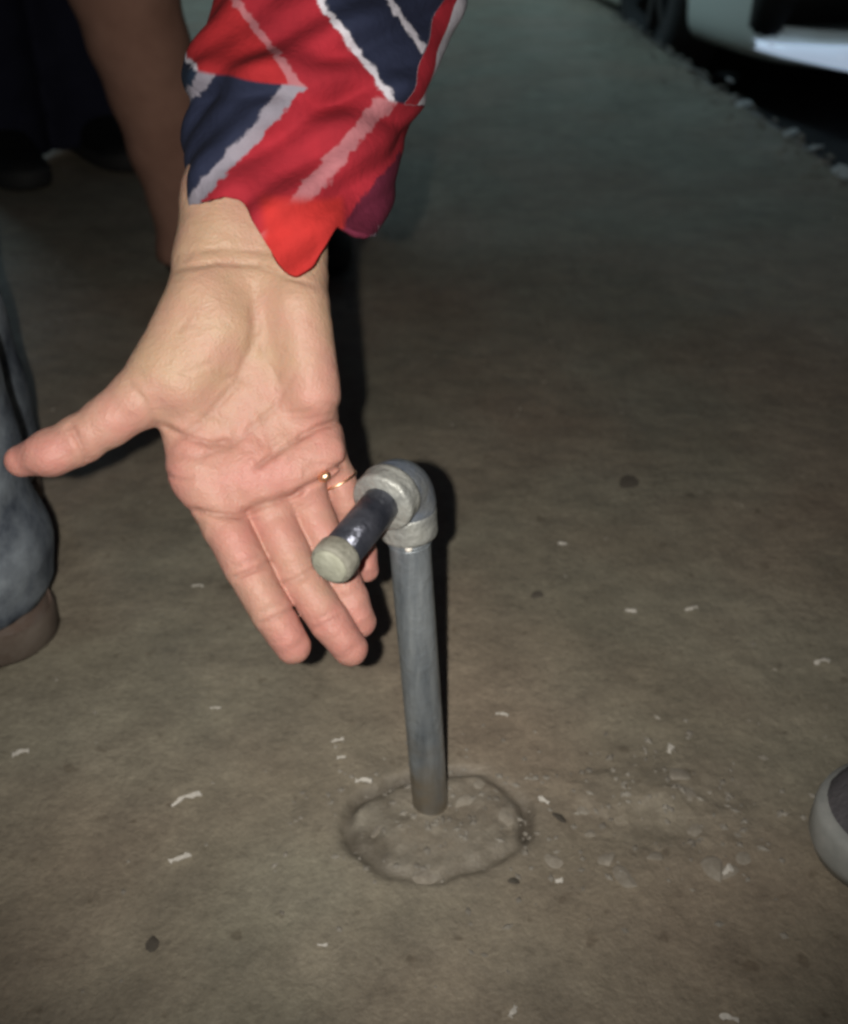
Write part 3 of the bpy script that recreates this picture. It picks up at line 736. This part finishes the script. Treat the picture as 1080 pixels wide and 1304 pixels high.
ELB = P(468, -165, .605); SHR = np.array([-.10, .95, .70]); WRR = P(318, 330, .49)
def sleeve(root):
    rows = [(-190, 475, 168, .615, .060), (-90, 452, 170, .575, .060), (0, 431, 157, .548, .056), (60, 412, 152, .533, .053), (118, 391, 145, .521, .050), (180, 378, 137, .512, .047), (235, 369, 127, .505, .043), (268, 365, 121, .500, .040), (300, 362, 117, .497, .038)]
    rows = np.array(rows, float); n = 220; m = 240
    hemx = [230, 245, 270, 322, 342, 362, 384, 408, 426, 433, 440, 470, 487, 500]; hemy = [262, 268, 270, 266, 288, 332, 366, 356, 338, 302, 296, 312, 302, 284]
    V = np.zeros((n, m, 3)); SP = np.zeros((n, m)); PN = np.zeros((n, m)); CF = np.zeros((n, m))
    a = np.linspace(0, 2 * np.pi, m, endpoint=False)
    ca, sa = np.cos(a), np.sin(a)                      # sa<0 : towards the camera side
    for i in range(n):
        t = i / (n - 1)
        # bottom edge differs around the opening
        xb = 365 + 121 * ca
        hb = np.where(sa < 0, np.interp(xb, hemx, hemy), 262 + 24 * np.clip(ca, 0, 1))
        hb = hb * smooth(.0, .25, np.abs(sa)) + (268 + 22 * (ca > 0)) * (1 - smooth(.0, .25, np.abs(sa)))
        hb = np.convolve(np.concatenate([hb[-6:], hb, hb[:6]]), np.hanning(15)[1:-1] / np.hanning(15)[1:-1].sum(), 'valid') + .5 * np.sin(a * 37)
        y = -190 + (hb + 190) * t
        cx, hw, z, th = (np.interp(y, rows[:, 0], rows[:, j]) for j in (1, 2, 3, 4))
        arc = a * .06
        fold = (.0045 * np.sin((y * .030 + 5.0 * a)) * smooth(-120, 60, y) + .0035 * np.sin(y * .052 - 3.0 * a + 1.3) + .0022 * np.sin(y * .10 + 9 * a)
                + .0065 * np.exp(-((y - 118 - 10 * ca) / 16) ** 2) - .0045 * np.exp(-((y - 152 - 16 * ca) / 14) ** 2) + .004 * np.exp(-((y - 20 + 60 * ca) / 22) ** 2))
        flare = .004 * smooth(.90, 1, t)
        rx = hw / FPX * z + fold * .35 + 0 * flare; rz = th + fold + flare
        X = (cx - CX) / FPX * z + rx * ca; Y = -(y - CY) / FPX * z; Zd = z + rz * sa
        # keep the picture height of the row when the front comes nearer
        Y = Y * (Zd / z) ** .5
        V[i] = np.stack([X, Y, Zd], -1)
        gx = X / Zd * FPX + CX; gy = CY - Y / Zd * FPX
        # cloth coordinates: stripes kink where the sleeve is folded back
        yk = 110 + (gx - 380) * .15
        upx = gx - (gy - yk) * .80; lox = gx + (gy - yk) * .76
        back = sa > 0
        SP[i] = np.where(gy < yk, (upx - 380) / 117, (lox - 380) / 117)
        PN[i] = (yk - gy) / 100
        rim_ = (ca > .88) & (gy < yk) & (sa < .35); SP[i] = np.where(rim_, np.where(ca > .972, 1.0, .5), SP[i])
        CF[i] = smooth(246, 262, gy + .35 * np.abs(gx - 385) * 0) * smooth(326, 342, gx) * smooth(440, 430, gx) * (sa < .1)
    W = C2W(V.reshape(-1, 3)); F = []
    for i in range(n - 1):
        for j in range(m): F.append((i * m + j, i * m + (j + 1) % m, (i + 1) * m + (j + 1) % m, (i + 1) * m + j))
    o = mesh('sleeve', W, F, M['plaid']); o['label'] = 'red and navy plaid sleeve with white stripes and a loose open cuff'
    for nm, A in (('stripe', SP), ('panel', PN), ('cuff', CF)):
        at = o.data.attributes.new(nm, 'FLOAT', 'POINT'); at.data.foreach_set('value', A.ravel().astype(np.float32))
    sol = o.modifiers.new('thickness', 'SOLIDIFY'); sol.thickness = .0028; sol.offset = 0
    reparent(o, root)
    return o

J1 = dict(pelvis=(-.19, 1.42, .84), chest=(-.03, 1.10, .80), neck=(.03, .96, .80), head=(.05, .87, .86), face=(-.1, -.9, -.35),
          hipR=(-.28, 1.42, .80), hipL=(-.12, 1.46, .82), kneeR=(-.362, 1.285, .47), kneeL=(-.10, 1.42, .46),
          ankleR=(-.308, 1.345, .09), ankleL=(-.165, 1.52, .09), shR=SHR, shL=(.17, 1.02, .74), elR=ELB, elL=(.22, 1.08, .60), wrR=WRR, wrL=(.06, 1.28, .56))
R1 = build_person('person', 'person in red and navy plaid shirt reaching an open palm down towards the pipe', J1, M['brown'], M['plaidplain'], M['black'], M['darkrubber'],
                  (-.22, 1.43, 0), {'R': -1.0, 'L': -1.45}, right_arm=False, extra=HAND, shirt_right=False, leg_r=(.088, .068, .050), hem=.018)
sleeve(R1)
# finger ring
def finger_ring():
    c = P(430, 612, .5085); a = P(403, 558, .502); b = P(428, 606, .508); d = (b - a) / np.linalg.norm(b - a); u, v = frame_of(d)
    path = [c + .0099 * (u * math.cos(t) + v * math.sin(t)) for t in np.linspace(0, 2 * np.pi, 49)]
    V, F = sweep(path, [.0007] * 49, 10, cap=False)
    o = mesh('finger_ring', V, F, M['gold']); tag(o, 'thin gold ring on the open hand beside the elbow joint', 'ring')
    bm = bmesh.new(); s = P(413, 607, .4855)
    bmesh.ops.create_icosphere(bm, subdivisions=3, radius=.0034, matrix=Matrix.Translation(Vector(s)) @ Matrix.Rotation(-.6, 4, 'Y') @ Matrix.Diagonal((1, .8, .75, 1)))
    me = bpy.data.meshes.new('glint_setting'); bm.to_mesh(me); bm.free(); link('glint_setting', me, M['gold'], o, False)  # gold bead set forward of the band, added for its glint
finger_ring()

# standing onlooker in dark navy, jeans wearer at the left edge, owner of the grey shoe
build_person('person', 'standing person in dark navy trousers at the upper left behind the plaid shirt', standing(-.70, 1.95, -.9, .085), M['navy'], M['navy'], M['black'], M['darkrubber'], (-.70, 1.95, 0), {'L': -.9, 'R': -1.0}, hem=.02, leg_r=(.10, .088, .088))
build_person('person', 'person in faded blue jeans standing at the left edge below the thumb', standing(-.352, .655, 3.5, .095, 1.68), M['jeans'], M['greycloth'], M['brownshoe'], M['rustsole'], (-.352, .655, 0), {'L': 3.45, 'R': 3.5}, hem=.040, leg_r=(.095, .062, .061))
hs = 3.30; TOE = G(1034, 1108)
hx, hy = TOE[0] - .275 * math.cos(hs), TOE[1] - .275 * math.sin(hs) + .004
ax_, ay_ = hx + .055 * math.cos(hs), hy + .055 * math.sin(hs)
J4 = standing(ax_ + .09 * math.sin(hs) , ay_ - .09 * math.cos(hs), hs, .09)
sgn = np.array([math.sin(hs), -math.cos(hs)])
sh_ = np.array([ax_, ay_]) - J4['ankleR'][:2]
for k in J4:
    if k != 'face': J4[k] = J4[k] + np.array([sh_[0], sh_[1], 0])
build_person('person', 'person whose grey shoe with pale rubber rim pokes in at the right edge', J4, M['greycloth'], M['greycloth'], M['greyshoe'], M['rubber'], (ax_, ay_, 0), {'L': hs + .1, 'R': hs}, hem=.07)

# ================================================================== PARKED CAR
def car():
    fwd = np.array([.15, -.99]); fwd /= np.linalg.norm(fwd); rgt = np.array([-fwd[1], fwd[0]])   # rgt points to +x side
    corner = G(975, 60, -.02)[:2] + np.array([-.125, -.50])
    HWd = .80; Lc = 3.9; z0 = -.15
    root = empty('parked_car', (0, 0, 0))
    front_mid = corner + rgt * (HWd - .10) + fwd * .16
    root.location = (front_mid[0], front_mid[1], z0); root.rotation_euler = (0, 0, math.atan2(fwd[1], fwd[0]))
    tag(root, 'pale car parked beyond the broken pavement edge at the upper right', 'car')
    # local: +x forward, front at x=0, tail at x=-Lc, y left, z up from the road
    st = np.array([0, .04, .12, .28, .55, .9, 1.15, 1.6, 2.1, 2.7, 3.2, 3.6, 3.8, 3.88, 3.9]); n = 44
    hw_ = np.array([.50, .60, .70, .765, .79, .80, .80, .80, .80, .80, .79, .775, .74, .68, .58])
    bot = np.array([.20, .165, .15, .145, .145, .15, .15, .15, .15, .15, .15, .17, .21, .26, .32])
    belt = np.array([.60, .66, .70, .74, .79, .84, .87, .90, .92, .94, .95, .95, .93, .90, .82])
    top = np.array([.62, .68, .725, .775, .84, .90, .95, 1.26, 1.44, 1.46, 1.42, 1.30, 1.10, .96, .86])
    V = []; F = []
    for x, hw, b, be, t in zip(st, hw_, bot, belt, top):
        low = [(-hw * .90, b), (-hw * .97, b + .03), (-hw, b + .12), (-hw * 1.01, (b + be) / 2), (-hw, be - .05), (-hw * .97, be)]
        roofw = hw * (.78 if t - be > .25 else .90)
        upr = [(-hw * .93, be + (t - be) * .30), (-(hw * .93 + roofw) / 2, be + (t - be) * .65), (-roofw, be + (t - be) * .88), (-roofw * .85, t - .012 * (t > 1)), (-roofw * .45, t), (0, t + .008)]
        half = [(-hw * .5, b - .005)] + low + upr
        ring = half + [(-y, z) for (y, z) in half[-2::-1]]
        V += [(-x, y, z) for y, z in ring]; n = len(ring)
    k = len(st)
    for i in range(k - 1):
        for j in range(n): F.append((i * n + j, (i + 1) * n + j, (i + 1) * n + (j + 1) % n, i * n + (j + 1) % n))
    F += [tuple(range(n)), tuple(range((k - 1) * n, k * n))[::-1]]
    body = mesh('body', V, F, M['paint']); body.parent = root
    sub = body.modifiers.new('sub', 'SUBSURF'); sub.levels = 2; sub.render_levels = 2
    cut = bmesh.new()
    for wx in (.92, 3.20):
        for q in (-1, 1):
            bmesh.ops.create_cone(cut, cap_ends=True, segments=40, radius1=.335, radius2=.335, depth=.46, matrix=Matrix.Translation((-wx, q * .76, .30)) @ Matrix.Rotation(math.pi / 2, 4, 'X'))
    for q in (-1, 1):                               # air intakes at the bumper corners
        bmesh.ops.create_cube(cut, size=1, matrix=Matrix.Translation((.02, q * .53, .350)) @ Matrix.Diagonal((.38, .46, .19, 1)))
    bmesh.ops.create_cube(cut, size=1, matrix=Matrix.Translation((.0, 0, .37)) @ Matrix.Diagonal((.22, .52, .13, 1)))
    cme = bpy.data.meshes.new('cutter'); cut.to_mesh(cme); cut.free(); co = bpy.data.objects.new('cutter', cme); COL.objects.link(co); co.parent = root
    bo = body.modifiers.new('cut', 'BOOLEAN'); bo.object = co; bo.solver = 'EXACT'; bo.operation = 'DIFFERENCE'; bo.use_self = True
    bpy.context.view_layer.update()
    dg = bpy.context.evaluated_depsgraph_get(); nm = bpy.data.meshes.new_from_object(body.evaluated_get(dg))
    body.modifiers.clear(); body.data = nm; bpy.data.objects.remove(co)
    nm.polygons.foreach_set('use_smooth', [True] * len(nm.polygons))
    try: nm.set_sharp_from_angle(angle=math.radians(40))
    except Exception: pass
    def box(name, c, s, m, parent=root, bev=.012):
        bm = bmesh.new(); bmesh.ops.create_cube(bm, size=1, matrix=Matrix.Translation(c) @ Matrix.Diagonal((*s, 1)))
        bmesh.ops.bevel(bm, geom=list(bm.edges), offset=bev, segments=3, affect='EDGES')
        me = bpy.data.meshes.new(name); bm.to_mesh(me); bm.free(); return link(name, me, m, parent)
    for q in (-1, 1):
        it = box('air_intake', (-.20, q * .50, .350), (.10, .50, .24), M['plastic'], body)
        for z in (.325, .355, .385): box('intake_slat', (-.125, q * .50, z), (.02, .40, .008), M['plastic'], it, .002)
        # lower emissive strip that follows the bumper corner
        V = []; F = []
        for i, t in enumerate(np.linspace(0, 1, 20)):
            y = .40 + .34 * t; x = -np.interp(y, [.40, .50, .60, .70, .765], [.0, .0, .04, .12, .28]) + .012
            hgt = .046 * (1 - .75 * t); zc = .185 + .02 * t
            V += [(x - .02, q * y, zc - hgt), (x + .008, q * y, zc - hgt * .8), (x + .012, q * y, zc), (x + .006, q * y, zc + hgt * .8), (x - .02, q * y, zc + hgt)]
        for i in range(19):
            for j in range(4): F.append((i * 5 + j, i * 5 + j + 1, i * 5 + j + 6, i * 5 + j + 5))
        lm = mesh('bumper_strip', V, F, M['lamp']); lm.parent = root; lm['label'] = 'bluish white glowing strip low on the bumper corner'
        bm = bmesh.new(); bmesh.ops.create_uvsphere(bm, u_segments=24, v_segments=12, radius=1, matrix=Matrix.Translation((-.17, q * .60, .645)) @ Matrix.Diagonal((.16, .13, .06, 1)))
        me = bpy.data.meshes.new('headlight'); bm.to_mesh(me); bm.free(); link('headlight', me, M['lens'], root)
        for wx in (.92, 3.20):
            hub = empty('wheel', (-wx, q * .70, .30)); hub.parent = root
            prof = [(.19, -.085), (.27, -.092), (.292, -.075), (.30, -.04), (.30, .04), (.292, .075), (.27, .092), (.19, .085)]
            V = []; F = []; N = 48
            for j in range(N):
                a = 2 * math.pi * j / N
                for r, y in prof: V.append((r * math.cos(a), y, r * math.sin(a)))
            for j in range(N):
                for i in range(8): F.append((j * 8 + i, j * 8 + (i + 1) % 8, ((j + 1) % N) * 8 + (i + 1) % 8, ((j + 1) % N) * 8 + i))
            mesh('tyre', V, F, M['darkrubber'], hub)
            bm = bmesh.new(); bmesh.ops.create_cone(bm, cap_ends=True, segments=32, radius1=.06, radius2=.06, depth=.13, matrix=Matrix.Rotation(math.pi / 2, 4, 'X'))
            for j in range(7):
                a = 2 * math.pi * j / 7
                bmesh.ops.create_cube(bm, size=1, matrix=Matrix.Rotation(a, 4, 'Y') @ Matrix.Translation((.12, q * .055, 0)) @ Matrix.Diagonal((.15, .025, .04, 1)))
            me = bpy.data.meshes.new('rim'); bm.to_mesh(me); bm.free(); link('rim', me, M['rim'], hub, False)
        # arch liner keeps the wheel wells dark
        for wx in (.92, 3.20): box('arch_liner', (-wx, q * .47, .36), (.60, .10, .50), M['plastic'], body)
        box('side_window', (-1.95, q * .725, 1.13), (1.35, .05, .26), M['glass'])
        box('wing_mirror', (-1.28, q * .90, .98), (.10, .18, .11), M['paint'], bev=.03)
        box('tail_light', (-3.80, q * .60, .80), (.12, .14, .16), mat('tail_red', (.25, .01, .01), .2))
    box('windscreen', (-1.42, 0, 1.14), (.30, 1.12, .30), M['glass']); box('underbody', (-1.95, 0, .20), (3.2, 1.15, .12), M['plastic'])
    return root
car()

# ================================================================== STREET LAMP (out of frame; its pool of light shows at the top of the picture)
def street_lamp():
    root = empty('street_lamp', (-3.3, 4.4, -.15)); tag(root, 'street lamp whose cool pool of light reaches the far pavement and parked car', 'street lamp')
    V, F = sweep([np.array([0, 0, z]) for z in np.linspace(0, 3.7, 12)], np.linspace(.06, .04, 12), 20); mesh('pole', V, F, M['galv'], root)
    V, F = sweep([np.array([x, 0, 3.7 + .12 * math.sin(x * 1.6)]) for x in np.linspace(-.02, .75, 10)], [.025] * 10, 16); mesh('arm', V, F, M['galv'], root)
    bm = bmesh.new(); bmesh.ops.create_uvsphere(bm, u_segments=20, v_segments=10, radius=1, matrix=Matrix.Translation((.85, 0, 3.82)) @ Matrix.Diagonal((.24, .11, .06, 1)))
    me = bpy.data.meshes.new('lamp_head'); bm.to_mesh(me); bm.free(); link('lamp_head', me, M['galv'], root)
    d = bpy.data.lights.new('street_light', 'SPOT'); d.energy = 310; d.color = (.58, .86, 1.0); d.spot_size = math.radians(90); d.spot_blend = 1.0; d.shadow_soft_size = .30
    o = bpy.data.objects.new('street_light', d); COL.objects.link(o); o.parent = root; o.location = (.85, 0, 3.72)
    aim = Vector((1.20, 4.35, 0)) - (Vector(root.location) + Vector(o.location)); o.rotation_euler = aim.to_track_quat('-Z', 'Y').to_euler()
street_lamp()

# ================================================================== LITTER AND GRIT
def chip_mesh(seed, L, wd):
    r = random.Random(seed); n = 7; V = []; F = []
    for i in range(n):
        t = i / (n - 1); x = (t - .5) * L; wv = wd * r.uniform(.25, 1.1)
        y0 = L * (.10 * math.sin(t * 2.6 + seed) + r.uniform(-.05, .05)); z = L * .10 * math.sin(t * 3.1) * r.uniform(.6, 1.2)
        V += [(x, y0 - wv / 2, z), (x, y0 + wv / 2, z + wv * .15), (x, y0 + wv / 2, z + wv * .15 + .0008), (x, y0 - wv / 2, z + .0008)]
    for i in range(n - 1):
        for j in range(4): F.append((i * 4 + j, i * 4 + (j + 1) % 4, (i + 1) * 4 + (j + 1) % 4, (i + 1) * 4 + j))
    F += [(0, 1, 2, 3), ((n - 1) * 4 + 3, (n - 1) * 4 + 2, (n - 1) * 4 + 1, (n - 1) * 4)]
    return V, F
chips = [   # px, py, length m, width m, turn, label
    (27, 962, .011, .0045, .3, 'small bright scrap near the left edge of the pavement'),
    (238, 1022, .020, .0045, .8, 'longest pale crooked splinter on the pavement, lower left'),
    (230, 1096, .013, .0040, .7, 'pale splinter just below the longest crooked one, lower left'),
    (275, 904, .008, .0018, .1, 'tiny thin sliver on the pavement below the index fingertip'),
    (430, 945, .009, .0025, .15, 'upper of two thin slivers left of the pipe foot'),
    (435, 968, .006, .0022, .0, 'lower of two thin slivers left of the pipe foot'),
    (463, 998, .011, .0036, -.1, 'bright flake on the upper left rim of the mortar ring'),
    (639, 913, .009, .0036, -.1, 'bright flake on the pavement right of the pipe, above the mortar ring'),
    (692, 1022, .008, .0042, -.4, 'bright flake just right of the mortar ring'),
    (716, 695, .008, .0030, .0, 'faint flake on the pavement level with the pipe elbow'),
    (803, 780, .009, .0042, -.2, 'left one of a pair of flakes right of the pipe'),
    (880, 777, .011, .0042, .1, 'right one of a pair of flakes right of the pipe'),
    (853, 957, .008, .0060, 1.0, 'bright flake on the rubble above the grey shoe'),
    (1047, 846, .014, .0050, .3, 'flake on the pavement at the right edge above the grey shoe'),
    (928, 1298, .010, .0040, .0, 'flake at the bottom edge, lower right'),
    (652, 1290, .007, .0035, 1.2, 'flake at the bottom edge, right of the middle'),
    (411, 1205, .006, .0020, .0, 'tiny sliver on the pavement well below the mortar ring'),
    (712, 1123, .005, .0040, .0, 'tiny bright crumb right below the mortar ring'),
    (926, 1110, .008, .0060, .5, 'bright crumb on the rubble left of the grey shoe'),
    (252, 748, .010, .0022, .0, 'thin faint sliver on the pavement left of the index finger'),
]
for i, (px, py, L, wd, rz, lab) in enumerate(chips):
    g = G(px, py); hh, _ = slab_height(np.array([g[0]]), np.array([g[1]]))
    V, F = chip_mesh(i, L * .9, wd * .75); o = mesh('pale_scrap', V, F, M['chip'], None, False)
    o.location = (g[0], g[1], float(hh[0]) + .0012); o.rotation_euler = (random.uniform(.1, .3), 0, rz); tag(o, lab, 'scrap', 'pale scraps scattered on the pavement')
darks = [(800, 618, .013, 'largest dark crumb on the pavement right of the pipe elbow'), (683, 760, .006, 'small dark crumb right of the pipe'),
         (195, 1204, .006, 'dark crumb on the pavement at the lower left'), (712, 1043, .005, 'dark crumb right of the mortar ring'), (653, 1124, .004, 'dark crumb below the mortar ring')]
for i, (px, py, s, lab) in enumerate(darks):
    g = G(px, py); o = put_rock('dark_crumb', rock_mesh('dark_crumb', 50 + i, M['darkchip'], .4), (g[0], g[1], .0015), (s, s * .75, s * .45))
    tag(o, lab, 'crumb', 'dark crumbs on the pavement')
def grit():
    r = random.Random(21); V = []; F = []
    base = [(1, 0, 0), (0, 1, 0), (-1, 0, 0), (0, -1, 0), (0, 0, 1), (.3, .2, -.6)]
    fc = [(0, 1, 4), (1, 2, 4), (2, 3, 4), (3, 0, 4), (1, 0, 5), (2, 1, 5), (3, 2, 5), (0, 3, 5)]
    pts = []
    for _ in range(700):
        x = r.uniform(-1.0, .75); y = r.uniform(.15, 2.6) ; pts.append((x, y, r.uniform(.0006, .0016) * (1 + y * .5)))
    for _ in range(160):
        a = r.uniform(0, 6.28); q = abs(r.gauss(.05, .03)); pts.append((PATCH[0] + q * math.cos(a) * 1.1, PATCH[1] + q * math.sin(a) * .8, r.uniform(.0006, .0026)))
    for _ in range(170):
        pts.append((PATCH[0] + .14 + r.gauss(0, .06), PATCH[1] + .01 + r.gauss(0, .035), r.uniform(.0007, .0028)))
    for _ in range(700):
        y = r.uniform(1.4, 6); pts.append((float(edge_x(np.array(y))) - abs(r.gauss(0, .05)), y, r.uniform(.002, .008)))
    A = np.array(pts); H, _ = slab_height(A[:, 0], A[:, 1])
    for (x, y, s), h in zip(pts, H):
        c, sn = math.cos(x * 999), math.sin(x * 999); k = len(V); sx, sy, sz = s * r.uniform(.7, 1.6), s * r.uniform(.6, 1.1), s * r.uniform(.4, .9)
        for (a, b, d) in base: V.append((x + (a * sx * c - b * sy * sn), y + (a * sx * sn + b * sy * c), h + d * sz + s * .15))
        F += [tuple(k + q for q in f_) for f_ in fc]
    o = mesh('grit', V, F, M['grit'], None, False); tag(o, 'fine loose grit strewn over the concrete pavement', 'grit', kind='stuff')
grit()
